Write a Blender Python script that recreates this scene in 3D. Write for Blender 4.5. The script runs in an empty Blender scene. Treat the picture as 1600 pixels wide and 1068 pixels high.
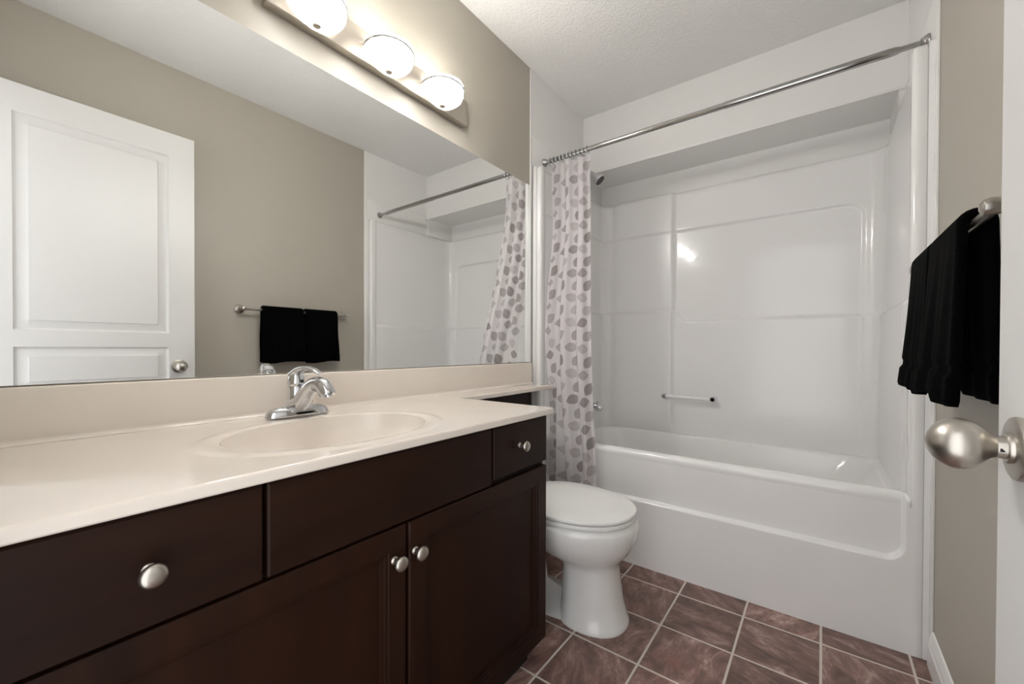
import bpy, bmesh, math, random
from mathutils import Vector, Matrix
random.seed(7)
C = bpy.context.scene.collection
PI = math.pi

# ------------------------------------------------------------------ camera, world, light, exposure
W, H = 1.5136, 2.44          # room width (x), ceiling height; y runs away from the doorway, x=0 is the mirror wall
cam_d = bpy.data.cameras.new('camera')
cam = bpy.data.objects.new('camera', cam_d); C.objects.link(cam)
cam_d.sensor_fit = 'HORIZONTAL'; cam_d.sensor_width = 36.0
cam_d.lens = 640.43 / 1600 * 36.0
cam_d.shift_y = 13.92 / 1600
cam_d.clip_start = 0.02
def cam_matrix(yaw, pitch, roll):
    a, b, c = (math.radians(v) for v in (yaw, pitch, roll))
    fw = Vector((-math.sin(a) * math.cos(b), math.cos(a) * math.cos(b), math.sin(b)))
    rt = Vector((math.cos(a), math.sin(a), 0)); up = rt.cross(fw)
    r2 = math.cos(c) * rt + math.sin(c) * up; u2 = -math.sin(c) * rt + math.cos(c) * up
    return Matrix((r2, u2, -fw)).transposed().to_4x4()
cam.matrix_world = Matrix.Translation((1.2338, 0, 0.9744)) @ cam_matrix(37.1034, -0.4803, 0.1901)
bpy.context.scene.camera = cam
vs = bpy.context.scene.view_settings
vs.view_transform = 'Standard'; vs.look = 'None'; vs.gamma = 1.0; vs.use_curve_mapping = False
vs.exposure = 0.80
world = bpy.data.worlds.new('hall_light'); bpy.context.scene.world = world
world.use_nodes = True
world.node_tree.nodes['Background'].inputs[0].default_value = (0.98, 0.985, 1.0, 1)
world.node_tree.nodes['Background'].inputs[1].default_value = 1.3
SHADE_GLOW = 55.0      # front of the frosted bowls; their backs towards the plate stay dimmer
BULB_W = 0.35

# ------------------------------------------------------------------ materials
def lin(c):
    return tuple(((v / 255) / 12.92 if v / 255 <= 0.04045 else ((v / 255 + 0.055) / 1.055) ** 2.4) for v in c) + (1,)
def mat(name, col, rough=0.5, metal=0.0, coat=0.0, spec=0.5):
    m = bpy.data.materials.new(name); m.use_nodes = True
    b = m.node_tree.nodes['Principled BSDF']
    b.inputs['Base Color'].default_value = lin(col); b.inputs['Roughness'].default_value = rough
    b.inputs['Metallic'].default_value = metal; b.inputs['Coat Weight'].default_value = coat
    b.inputs['Coat Roughness'].default_value = 0.04
    b.inputs['Specular IOR Level'].default_value = spec
    return m
def nodes(m):
    nt = m.node_tree; return nt, nt.nodes, nt.links, nt.nodes['Principled BSDF']
def add_bump(m, scale, strength, dist=0.002, detail=3, kind='noise', stretch=None):
    nt, N, L, b = nodes(m)
    tc = N.new('ShaderNodeTexCoord'); mp = N.new('ShaderNodeMapping'); L.new(tc.outputs['Object'], mp.inputs[0])
    if stretch: mp.inputs['Scale'].default_value = stretch
    t = N.new('ShaderNodeTexNoise'); t.inputs['Scale'].default_value = scale; t.inputs['Detail'].default_value = detail
    L.new(mp.outputs[0], t.inputs['Vector'])
    bp = N.new('ShaderNodeBump'); bp.inputs['Strength'].default_value = strength; bp.inputs['Distance'].default_value = dist
    L.new(t.outputs['Fac'], bp.inputs['Height']); L.new(bp.outputs[0], b.inputs['Normal'])
    return t
def add_vary(m, c1, c2, scale, stretch=(1, 1, 1), detail=4, rough=0.6):
    nt, N, L, b = nodes(m)
    tc = N.new('ShaderNodeTexCoord'); mp = N.new('ShaderNodeMapping'); L.new(tc.outputs['Object'], mp.inputs[0])
    mp.inputs['Scale'].default_value = stretch
    t = N.new('ShaderNodeTexNoise'); t.inputs['Scale'].default_value = scale; t.inputs['Detail'].default_value = detail
    t.inputs['Roughness'].default_value = rough
    L.new(mp.outputs[0], t.inputs['Vector'])
    r = N.new('ShaderNodeValToRGB'); r.color_ramp.elements[0].position = 0.3; r.color_ramp.elements[1].position = 0.7
    r.color_ramp.elements[0].color = lin(c1); r.color_ramp.elements[1].color = lin(c2)
    L.new(t.outputs['Fac'], r.inputs[0]); L.new(r.outputs[0], b.inputs['Base Color'])

M_wall = mat('beige_paint', (178, 172, 160), 0.45); add_bump(M_wall, 260, 0.06, 0.001)
M_white_wall = mat('white_wall_panel', (240, 239, 237), 0.4)
M_ceil = mat('ceiling_texture', (238, 237, 235), 0.9); add_bump(M_ceil, 110, 0.8, 0.005, 5)
M_trim = mat('white_trim', (242, 241, 239), 0.3)
M_door = mat('white_door_paint', (216, 215, 213), 0.38); add_bump(M_door, 60, 0.05, 0.001, 3, stretch=(6, 6, 0.6))
M_tub = mat('white_fibreglass', (241, 240, 239), 0.2, coat=0.3, spec=0.4)
M_porc = mat('white_porcelain', (236, 236, 234), 0.12, coat=0.6)
M_seat = mat('white_seat_plastic', (240, 240, 238), 0.22)
M_counter = mat('cream_cultured_marble', (226, 213, 197), 0.14, coat=0.35)
add_vary(M_counter, (236, 228, 218), (233, 222, 210), 3.0)
M_wood = mat('espresso_wood', (44, 27, 20), 0.45, spec=0.18)
add_vary(M_wood, (27, 12, 6), (46, 24, 13), 9.0, (1, 1, 0.12), 5)
M_woodh = mat('espresso_wood_horizontal', (44, 27, 20), 0.45, spec=0.18)
add_vary(M_woodh, (26, 12, 7), (43, 23, 13), 9.0, (1, 0.12, 1), 5)
M_dark = mat('dark_interior', (20, 13, 10), 0.7)
M_nickel = mat('satin_nickel', (190, 185, 177), 0.33, 1.0)
M_chrome = mat('chrome', (214, 215, 218), 0.07, 1.0)
M_rod = mat('brushed_steel', (176, 175, 174), 0.12, 1.0)
M_black = mat('black_rubber', (18, 18, 18), 0.6)
M_towel = mat('black_terry', (1, 1, 1), 0.95, spec=0.06)
M_towel.node_tree.nodes['Principled BSDF'].inputs['Sheen Weight'].default_value = 0.004
add_bump(M_towel, 420, 0.9, 0.004, 2)
M_mirror = mat('mirror_silver', (244, 245, 244), 0.0, 1.0)
M_acry = mat('clear_acrylic_bar', (240, 240, 240), 0.08, coat=0.5)
M_plate = mat('brushed_plate', (178, 170, 158), 0.38, 0.75)
def emit_mat(name, col, s):
    m = bpy.data.materials.new(name); m.use_nodes = True
    b = m.node_tree.nodes['Principled BSDF']
    b.inputs['Base Color'].default_value = (0.8, 0.8, 0.78, 1); b.inputs['Roughness'].default_value = 0.25
    b.inputs['Emission Color'].default_value = col; b.inputs['Emission Strength'].default_value = s
    return m
M_shade = emit_mat('lit_frosted_glass', (1.0, 0.975, 0.94, 1), SHADE_GLOW)
def aim_glow(m, lo, hi):
    nt, N, L, b = nodes(m)
    g = N.new('ShaderNodeNewGeometry'); sp = N.new('ShaderNodeSeparateXYZ'); L.new(g.outputs['Normal'], sp.inputs[0])
    r = N.new('ShaderNodeMapRange'); r.interpolation_type = 'SMOOTHSTEP'; L.new(sp.outputs[0], r.inputs[0])
    r.inputs[1].default_value = 0.05; r.inputs[2].default_value = 0.5; r.inputs[3].default_value = lo; r.inputs[4].default_value = hi
    L.new(r.outputs[0], b.inputs['Emission Strength'])
aim_glow(M_shade, 1.3, SHADE_GLOW)
M_bulb = emit_mat('lit_bulb', (1.0, 0.95, 0.88, 1), 20.0)

def tile_material():
    m = mat('slate_look_tiles', (98, 80, 74), 0.42)
    nt, N, L, b = nodes(m)
    def math_(op, a, b_=None, c=None):
        n = N.new('ShaderNodeMath'); n.operation = op
        for i, v in enumerate((a, b_, c)):
            if v is None: continue
            if isinstance(v, (int, float)): n.inputs[i].default_value = v
            else: L.new(v, n.inputs[i])
        return n.outputs[0]
    tc = N.new('ShaderNodeTexCoord'); sp = N.new('ShaderNodeSeparateXYZ'); L.new(tc.outputs['Object'], sp.inputs[0])
    px, py = 0.2250, 0.2272
    tx = math_('DIVIDE', math_('SUBTRACT', sp.outputs[0], 0.563 - 4 * px), px)
    ty = math_('DIVIDE', math_('SUBTRACT', sp.outputs[1], 1.690 - 14 * py), py)
    ix, iy = math_('FLOOR', tx), math_('FLOOR', ty)
    fx, fy = math_('FRACT', tx), math_('FRACT', ty)
    ex = math_('MULTIPLY', math_('MINIMUM', fx, math_('SUBTRACT', 1.0, fx)), px)
    ey = math_('MULTIPLY', math_('MINIMUM', fy, math_('SUBTRACT', 1.0, fy)), py)
    ed = math_('MINIMUM', ex, ey)
    mr = N.new('ShaderNodeMapRange'); mr.interpolation_type = 'SMOOTHSTEP'
    L.new(ed, mr.inputs[0]); mr.inputs[1].default_value = 0.0025; mr.inputs[2].default_value = 0.0045
    cid = N.new('ShaderNodeCombineXYZ'); L.new(ix, cid.inputs[0]); L.new(iy, cid.inputs[1])
    wn = N.new('ShaderNodeTexWhiteNoise'); wn.noise_dimensions = '3D'; L.new(cid.outputs[0], wn.inputs['Vector'])
    # per-tile offset and rotation of the cloudy slate pattern
    off = N.new('ShaderNodeVectorMath'); off.operation = 'MULTIPLY_ADD'
    L.new(wn.outputs['Color'], off.inputs[0]); off.inputs[1].default_value = (7, 7, 7); L.new(tc.outputs['Object'], off.inputs[2])
    rot = N.new('ShaderNodeVectorRotate'); rot.rotation_type = 'Z_AXIS'; L.new(off.outputs[0], rot.inputs['Vector'])
    L.new(math_('MULTIPLY', wn.outputs['Value'], 2.2), rot.inputs['Angle'])
    mp = N.new('ShaderNodeMapping'); L.new(rot.outputs[0], mp.inputs[0]); mp.inputs['Scale'].default_value = (1.0, 2.2, 1)
    n1 = N.new('ShaderNodeTexNoise'); n1.inputs['Scale'].default_value = 8.0; n1.inputs['Detail'].default_value = 10
    n1.inputs['Roughness'].default_value = 0.74; n1.inputs['Distortion'].default_value = 0.5; L.new(mp.outputs[0], n1.inputs['Vector'])
    r1 = N.new('ShaderNodeValToRGB'); cr = r1.color_ramp
    cr.elements[0].position = 0.30; cr.elements[0].color = lin((84, 64, 58))
    cr.elements[1].position = 0.72; cr.elements[1].color = lin((206, 190, 184))
    for p_, c_ in ((0.43, (106, 82, 75)), (0.52, (128, 99, 91)), (0.60, (154, 127, 119))):
        e = cr.elements.new(p_); e.color = lin(c_)
    L.new(n1.outputs['Fac'], r1.inputs[0])
    n2 = N.new('ShaderNodeTexNoise'); n2.inputs['Scale'].default_value = 9; n2.inputs['Detail'].default_value = 4; L.new(rot.outputs[0], n2.inputs['Vector'])
    r2 = N.new('ShaderNodeValToRGB'); r2.color_ramp.elements[0].position = 0.6; r2.color_ramp.elements[1].position = 0.78
    r2.color_ramp.elements[0].color = (0, 0, 0, 1); r2.color_ramp.elements[1].color = (0.6, 0.6, 0.6, 1)
    L.new(n2.outputs['Fac'], r2.inputs[0])
    mxr = N.new('ShaderNodeMix'); mxr.data_type = 'RGBA'; L.new(r2.outputs[0], mxr.inputs[0]); L.new(r1.outputs[0], mxr.inputs[6])
    mxr.inputs[7].default_value = lin((128, 84, 74))
    hsv = N.new('ShaderNodeHueSaturation'); L.new(mxr.outputs[2], hsv.inputs['Color'])
    L.new(math_('MULTIPLY_ADD', wn.outputs['Value'], 0.32, 0.95), hsv.inputs['Value'])
    mx = N.new('ShaderNodeMix'); mx.data_type = 'RGBA'; L.new(mr.outputs[0], mx.inputs[0])
    mx.inputs[6].default_value = lin((214, 205, 195)); L.new(hsv.outputs[0], mx.inputs[7])
    L.new(mx.outputs[2], b.inputs['Base Color'])
    hh = math_('ADD', math_('MULTIPLY', mr.outputs[0], 1.0), math_('MULTIPLY', n1.outputs['Fac'], 0.35))
    bp = N.new('ShaderNodeBump'); bp.inputs['Strength'].default_value = 0.5; bp.inputs['Distance'].default_value = 0.002
    L.new(hh, bp.inputs['Height']); L.new(bp.outputs[0], b.inputs['Normal'])
    L.new(math_('MULTIPLY_ADD', mr.outputs[0], -0.35, 0.75), b.inputs['Roughness'])
    return m
M_tile = tile_material()

def curtain_material():
    m = bpy.data.materials.new('leaf_print_sheer_fabric'); m.use_nodes = True
    nt = m.node_tree; N, L = nt.nodes, nt.links
    for n in list(N): N.remove(n)
    def f(op, a, b_=None, c=None):
        n = N.new('ShaderNodeMath'); n.operation = op
        for i, v in enumerate((a, b_, c)):
            if v is None: continue
            if isinstance(v, (int, float)): n.inputs[i].default_value = v
            else: L.new(v, n.inputs[i])
        return n.outputs[0]
    uv = N.new('ShaderNodeUVMap'); uv.uv_map = 'cloth'
    sp = N.new('ShaderNodeSeparateXYZ'); L.new(uv.outputs[0], sp.inputs[0])
    U, V = sp.outputs[0], sp.outputs[1]
    cw, rh = 0.092, 0.126
    layers = []
    for k, (side, vo) in enumerate(((1, 0.0), (-1, 0.063))):
        cu = f('DIVIDE', f('ADD', U, side * 0.0), cw); ci = f('FLOOR', cu); fu = f('SUBTRACT', f('FRACT', cu), 0.5)
        wn0 = N.new('ShaderNodeTexWhiteNoise'); wn0.noise_dimensions = '1D'; L.new(f('ADD', ci, 31.7), wn0.inputs['W'])
        cv = f('DIVIDE', f('ADD', f('ADD', V, vo), f('MULTIPLY', wn0.outputs['Value'], rh)), rh)
        ri = f('FLOOR', cv); fv = f('SUBTRACT', f('FRACT', cv), 0.5)
        cx = N.new('ShaderNodeCombineXYZ'); L.new(ci, cx.inputs[0]); L.new(ri, cx.inputs[1]); cx.inputs[2].default_value = k * 5.3
        wn = N.new('ShaderNodeTexWhiteNoise'); wn.noise_dimensions = '3D'; L.new(cx.outputs[0], wn.inputs['Vector'])
        px = f('MULTIPLY_ADD', fu, cw, -side * 0.016); py = f('MULTIPLY', fv, rh)
        ang = f('MULTIPLY_ADD', wn.outputs['Value'], 0.8, side * 0.35 - 0.4 + 0.35)
        ca, sa = f('COSINE', ang), f('SINE', ang)
        a = f('ADD', f('MULTIPLY', px, ca), f('MULTIPLY', py, sa)); bb = f('SUBTRACT', f('MULTIPLY', py, ca), f('MULTIPLY', px, sa))
        al = f('MULTIPLY', a, 1 / 0.0345 * side)
        q = f('SUBTRACT', 1.0, f('MULTIPLY', al, al))
        shape = f('MULTIPLY', q, f('MULTIPLY_ADD', al, -0.30, 1.0))      # blunter towards the stem
        inside = f('SUBTRACT', f('MULTIPLY', shape, 0.0228), f('ABSOLUTE', bb))
        inl = f('MULTIPLY', f('GREATER_THAN', inside, 0.0), f('LESS_THAN', f('ABSOLUTE', al), 1.0))
        vein = f('LESS_THAN', f('ABSOLUTE', bb), 0.0009)
        tone = f('MULTIPLY_ADD', wn.outputs['Value'], 0.5, 0.38)
        layers.append(f('MULTIPLY', inl, f('SUBTRACT', tone, f('MULTIPLY', vein, 0.15))))
    leaf = f('MAXIMUM', layers[0], layers[1])
    stem = f('LESS_THAN', f('ABSOLUTE', f('ADD', f('MULTIPLY', f('SUBTRACT', f('FRACT', f('DIVIDE', U, cw)), 0.5), cw), f('MULTIPLY', f('SINE', f('MULTIPLY', V, 24.0)), 0.008))), 0.0011)
    fac = f('MAXIMUM', leaf, f('MULTIPLY', stem, 0.2))
    mx = N.new('ShaderNodeMix'); mx.data_type = 'RGBA'; L.new(fac, mx.inputs[0])
    mx.inputs[6].default_value = lin((242, 237, 239)); mx.inputs[7].default_value = lin((140, 130, 129))
    d = N.new('ShaderNodeBsdfDiffuse'); L.new(mx.outputs[2], d.inputs[0])
    t = N.new('ShaderNodeBsdfTranslucent'); L.new(mx.outputs[2], t.inputs[0])
    tr = N.new('ShaderNodeBsdfTransparent')
    m1 = N.new('ShaderNodeMixShader'); m1.inputs[0].default_value = 0.35; L.new(d.outputs[0], m1.inputs[1]); L.new(t.outputs[0], m1.inputs[2])
    m2 = N.new('ShaderNodeMixShader'); L.new(f('MULTIPLY_ADD', fac, -0.18, 0.27), m2.inputs[0]); L.new(m1.outputs[0], m2.inputs[1]); L.new(tr.outputs[0], m2.inputs[2])
    o = N.new('ShaderNodeOutputMaterial'); L.new(m2.outputs[0], o.inputs[0])
    return m
M_curtain = curtain_material()

# ------------------------------------------------------------------ mesh helpers
def link(name, me, m, parent=None):
    o = bpy.data.objects.new(name, me); C.objects.link(o)
    if m: me.materials.append(m)
    if parent: o.parent = parent; o.matrix_parent_inverse = parent.matrix_world.inverted() if False else Matrix.Identity(4)
    return o
def tag(o, label, cat, group=None, kind=None):
    o['label'] = label; o['category'] = cat
    if group: o['group'] = group
    if kind: o['kind'] = kind
    return o
def thing(name, label, cat, loc=(0, 0, 0), group=None, kind=None):
    o = bpy.data.objects.new(name, None); C.objects.link(o); o.location = loc; o.empty_display_size = 0.05
    return tag(o, label, cat, group, kind)
class MB:
    """collects vertices and faces in world space; build() links ONE mesh"""
    def __init__(s): s.v, s.f, s.sm = [], [], []
    def add(s, vs, fs, smooth=True):
        n = len(s.v); s.v += [tuple(v) for v in vs]
        s.f += [tuple(i + n for i in f) for f in fs]; s.sm += [smooth] * len(fs)
        return s
    def box(s, x0, x1, y0, y1, z0, z1, bev=0.0, seg=2):
        bm = bmesh.new(); bmesh.ops.create_cube(bm, size=1)
        for v in bm.verts:
            v.co = Vector((x0 + (v.co.x + .5) * (x1 - x0), y0 + (v.co.y + .5) * (y1 - y0), z0 + (v.co.z + .5) * (z1 - z0)))
        if bev: bmesh.ops.bevel(bm, geom=bm.edges[:], offset=bev, segments=seg, profile=0.5, affect='EDGES')
        bm.verts.ensure_lookup_table(); bm.verts.index_update()
        s.add([v.co for v in bm.verts], [[v.index for v in f.verts] for f in bm.faces], False); bm.free(); return s
    def grid(s, rows, closed_u=False, closed_v=False, smooth=True, flip=False):
        nr, nc = len(rows), len(rows[0]); vs = [p for r in rows for p in r]; fs = []
        for i in range(nr if closed_v else nr - 1):
            for j in range(nc if closed_u else nc - 1):
                a, b = i * nc + j, i * nc + (j + 1) % nc
                c, d = ((i + 1) % nr) * nc + (j + 1) % nc, ((i + 1) % nr) * nc + j
                fs.append((a, d, c, b) if flip else (a, b, c, d))
        return s.add(vs, fs, smooth)
    def lathe(s, prof, origin, axis=(0, 0, 1), n=32, cap=True):
        ax = Vector(axis).normalized(); t = Vector((1, 0, 0)) if abs(ax.x) < .9 else Vector((0, 1, 0))
        e1 = ax.cross(t).normalized(); e2 = ax.cross(e1); o = Vector(origin); rows = []
        for r, h in prof:
            rows.append([o + ax * h + (e1 * math.cos(a) + e2 * math.sin(a)) * max(r, 1e-5) for a in (2 * PI * k / n for k in range(n))])
        s.grid(rows, closed_u=True)
        if cap:
            for r_, fl in ((rows[0], True), (rows[-1], False)):
                s.add(r_, [tuple(range(n))[::-1] if fl else tuple(range(n))], False)
        return s
    def tube(s, pts, rad, n=14, cap=True, flat=None):
        P = [Vector(p) for p in pts]; rows = []; prev = None
        for i, p in enumerate(P):
            d = (P[min(i + 1, len(P) - 1)] - P[max(i - 1, 0)]).normalized()
            if prev is None:
                t = Vector((0, 0, 1)) if abs(d.z) < .9 else Vector((0, 1, 0)); e1 = d.cross(t).normalized()
            else: e1 = (prev - d * prev.dot(d)).normalized()
            prev = e1; e2 = d.cross(e1); r = rad[i] if isinstance(rad, (list, tuple)) else rad
            ra, rb = r if isinstance(r, tuple) else (r, r)
            rows.append([p + e1 * ra * math.cos(a) + e2 * rb * math.sin(a) for a in (2 * PI * k / n for k in range(n))])
        s.grid(rows, closed_u=True)
        if cap: s.add(rows[0], [tuple(range(n))[::-1]], True); s.add(rows[-1], [tuple(range(n))], True)
        return s
    def build(s, name, m, parent=None, sharp=40, up_above=None):
        me = bpy.data.meshes.new(name)
        off = Vector(parent_world(parent)) if parent else Vector((0, 0, 0))
        me.from_pydata([tuple(Vector(v) - off) for v in s.v], [], s.f); me.update()
        bm = bmesh.new(); bm.from_mesh(me); bmesh.ops.remove_doubles(bm, verts=bm.verts, dist=2e-5)
        bmesh.ops.recalc_face_normals(bm, faces=bm.faces)
        if up_above is not None:
            bm.normal_update()
            for f in bm.faces:
                if f.normal.z < -0.3 and f.calc_center_median().z + off.z > up_above: f.normal_flip()
        bm.to_mesh(me); bm.free()
        me.polygons.foreach_set('use_smooth', [True] * len(me.polygons))
        me.set_sharp_from_angle(angle=math.radians(sharp))
        return link(name, me, m, parent)
def parent_world(p):
    v = Vector((0, 0, 0))
    while p: v += p.location; p = p.parent
    return v
def sstep(a, b, x):
    t = min(1, max(0, (x - a) / (b - a))) if a != b else float(x >= b); return t * t * (3 - 2 * t)
def lerp(a, b, t): return a + (b - a) * t
def bez(p, n=16):
    """Catmull-Rom through the points"""
    P = [Vector(q) for q in p]; P = [P[0] * 2 - P[1]] + P + [P[-1] * 2 - P[-2]]; out = []
    for i in range(1, len(P) - 2):
        for k in range(n):
            t = k / n; a, b, c, d = P[i - 1:i + 3]
            out.append(0.5 * ((2 * b) + (c - a) * t + (2 * a - 5 * b + 4 * c - d) * t * t + (3 * b - a - 3 * c + d) * t ** 3))
    out.append(P[-2]); return out
def struct(name, m, label, cat, *boxes, bev=0):
    b = MB()
    for bx in boxes: b.box(*bx, bev=bev)
    return tag(b.build(name, m), label, cat, kind='structure')

# ------------------------------------------------------------------ the room
YN, YE, YB, YREC = -0.06, 1.783, 2.385, 2.665      # near wall, end of beige paint, bulkhead face, back of the tub recess
struct('floor', M_tile, 'brown slate look tile floor with pale grout', 'floor', (-0.1, W + 0.1, -0.17, 2.78, -0.06, 0))
struct('ceiling', M_ceil, 'white textured ceiling', 'ceiling', (-0.1, W + 0.1, -0.17, 2.78, H, H + 0.08))
struct('wall_left', M_wall, 'beige painted wall behind the mirror and vanity light', 'wall', (-0.1, 0, -0.17, YE, 0, H))
struct('wall_right', M_wall, 'beige painted wall behind the towel bar', 'wall', (W, W + 0.1, -0.17, YE, 0, H))
struct('wall_near', M_wall, 'beige wall around the doorway', 'wall', (0, 0.62, -0.17, YN, 0, H), (1.42, W, -0.17, YN, 0, H), (0.62, 1.42, -0.17, YN, 2.07, H))
struct('wall_alcove_left', M_white_wall, 'white wall at the shower head end of the tub', 'wall', (-0.1, 0, YE, 2.78, 0, H))
struct('wall_alcove_right', M_white_wall, 'white wall at the far right end of the tub', 'wall', (W, W + 0.1, YE, 2.78, 0, H))
struct('wall_back', M_white_wall, 'white wall behind the tub surround', 'wall', (0, W, YREC, 2.78, 0, H))
struct('wall_bulkhead', M_white_wall, 'white bulkhead above the tub recess', 'wall', (0, W, YB, YREC, 2.076, H))
struct('trim_1', M_trim, 'white edge strip where the beige mirror wall meets the tub alcove', 'trim', (0, 0.006, YE - 0.004, YE + 0.008, 0, H), bev=0.0015)
struct('trim_2', M_trim, 'white edge strip beside the beige towel wall', 'trim', (W - 0.008, W, YE - 0.004, YE + 0.0172, 0, H), bev=0.002)
struct('trim_3', M_trim, 'thin white lip along the bulkhead edge', 'trim', (0.0, W, YB - 0.006, YB, 2.072, 2.086), bev=0.002)
struct('trim_4', M_white_wall, 'white panel on the shower head wall with a hairline top seam', 'trim', (0, 0.004, YE + 0.008, YB - 0.01, 1.935, 2.092), bev=0.001)
struct('trim_5', M_white_wall, 'white panel on the right alcove wall with a hairline top seam', 'trim', (W - 0.004, W, YE + 0.018, YB - 0.01, 1.935, 2.092), bev=0.001)
struct('trim_6', M_trim, 'white door jamb of the doorway', 'trim', (0.62, 0.636, -0.17, YN, 0, 2.07), (1.404, 1.42, -0.17, YN, 0, 2.07), (0.636, 1.404, -0.17, YN, 2.054, 2.07))
def baseboard():
    b = MB(); prof = [(0, 0), (0.014, 0), (0.014, 0.066), (0.0115, 0.071), (0.0115, 0.078), (0.009, 0.084), (0.006, 0.098), (0.003, 0.104), (0, 0.106)]
    rows = [[(W - d, y, z) for d, z in prof] for y in (YN, YE - 0.004)]
    b.grid(rows, smooth=False); b.add(rows[1], [tuple(range(len(prof)))], False); b.add(rows[0], [tuple(range(len(prof)))], False)
    tag(b.build('baseboard_right', M_trim, sharp=25), 'white stepped baseboard along the right wall', 'baseboard', kind='structure')
struct('trim_7', M_white_wall, 'white filler at the right end of the recess under the bulkhead', 'trim', (1.4855, W, YB + 0.002, YREC, 1.932, 2.076))
baseboard()

# ------------------------------------------------------------------ panelled fronts (doors, drawers)
def panel_front(b, u0, u1, v0, v1, panels, prof, P, thick, bev=0.003):
    """front face as a height field over (u,v); prof = [(distance from the panel's outline, depth)]; P(u,v,d) -> point"""
    us, vs_ = {u0, u0 + bev, u1 - bev, u1}, {v0, v0 + bev, v1 - bev, v1}
    for (a, b_, c, d) in panels:
        for q, _ in prof:
            us |= {a + q, b_ - q}; vs_ |= {c + q, d - q}
    us, vs_ = sorted(us), sorted(vs_)
    def depth(u, v):
        e = min(u - u0, u1 - u, v - v0, v1 - v)
        if e < 1e-6: return bev
        for (a, b_, c, d) in panels:
            m_ = min(u - a, b_ - u, v - c, d - v)
            if m_ >= -1e-9:
                for (q0, d0), (q1, d1) in zip(prof, prof[1:]):
                    if m_ <= q1 + 1e-9: return lerp(d0, d1, (m_ - q0) / (q1 - q0))
                return prof[-1][1]
        return 0.0
    b.grid([[P(u, v, depth(u, v)) for u in us] for v in vs_], smooth=False)
    ring = [(u, v0) for u in us] + [(u1, v) for v in vs_[1:]] + [(u, v1) for u in us[::-1][1:]] + [(u0, v) for v in vs_[::-1][1:-1]]
    b.grid([[P(u, v, bev) for u, v in ring], [P(u, v, thick) for u, v in ring]], closed_u=True, smooth=False)
    b.add([P(u0, v0, thick), P(u1, v0, thick), P(u1, v1, thick), P(u0, v1, thick)], [(0, 1, 2, 3)], False)
    return b

# ------------------------------------------------------------------ room door (open against the right wall)
XD, Y0D, Y1D = 1.3955, -0.05, 0.7104
def room_door():
    d = thing('door_1', 'open white panelled door beside the towel wall', 'door', (XD + 0.0175, Y0D, 0), kind='structure')
    pans = [(0.105, 0.604, 1.040, 1.930), (0.105, 0.604, 0.783, 0.971), (0.105, 0.604, 0.15, 0.70)]
    prof = [(0.0, 0.0), (0.004, 0.007), (0.010, 0.0105), (0.018, 0.0105), (0.0405, 0.0045), (0.0425, 0.0015), (0.044, 0.0015)]
    b = MB(); panel_front(b, Y0D, Y1D, 0.012, 2.045, pans, prof, lambda u, v, t: (XD + t, u, v), 0.0175, 0.0015)
    panel_front(b, Y0D, Y1D, 0.012, 2.045, pans, prof, lambda u, v, t: (XD + 0.035 - t, u, v), 0.0175, 0.0015)
    b.build('door_slab', M_door, d, 25)
    zk, yk = 0.873, 0.642
    egg = [(0.011, 0.022), (0.0125, 0.026), (0.016, 0.030), (0.0205, 0.035), (0.0245, 0.041), (0.0268, 0.048), (0.0272, 0.055), (0.0258, 0.062), (0.0225, 0.069), (0.017, 0.0755), (0.010, 0.0800), (0.004, 0.0818), (0.0, 0.0822)]
    for sgn, x in ((-1, XD), (1, XD + 0.035)):
        k = 0.62 if sgn > 0 else 1.0
        kb = MB().lathe([(r, (0.0175 + (h - 0.022) * 0.864) * k) for r, h in egg], (x, yk, zk), (sgn, 0, 0), 40).build('door_knob', M_nickel, d)
        MB().lathe([(0.0, 0.0), (0.0325, 0.0), (0.0325, 0.003), (0.0315, 0.0055), (0.029, 0.0068), (0.017, 0.0072)], (x, yk, zk), (sgn, 0, 0), 40).build('rose', M_nickel, kb)
        MB().lathe([(0.0155, 0.004), (0.0155, 0.0095 * k), (0.0145, 0.0108 * k), (0.0118, 0.0111 * k), (0.0110, 0.0185 * k)], (x, yk, zk), (sgn, 0, 0), 32).build('collar', M_nickel, kb)
        if sgn < 0: MB().box(x - 0.0165, x - 0.0132, yk - 0.0114, yk - 0.0105, zk - 0.003, zk + 0.0005).build('release_slot', M_black, kb)
    MB().box(XD + 0.005, XD + 0.030, Y1D - 0.002, Y1D + 0.001, zk - 0.028, zk + 0.028, 0.0006).build('latch_plate', M_nickel, d)
    MB().box(XD + 0.011, XD + 0.024, Y1D, Y1D + 0.010, zk - 0.009, zk + 0.009, 0.002).build('latch_bolt', M_nickel, d)
    for z in (0.25, 1.05, 1.85):
        MB().lathe([(0.006, -0.045), (0.006, 0.045)], (XD - 0.004, Y0D - 0.004, z), (0, 0, 1), 14).build('hinge', M_nickel, d)
room_door()

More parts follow.
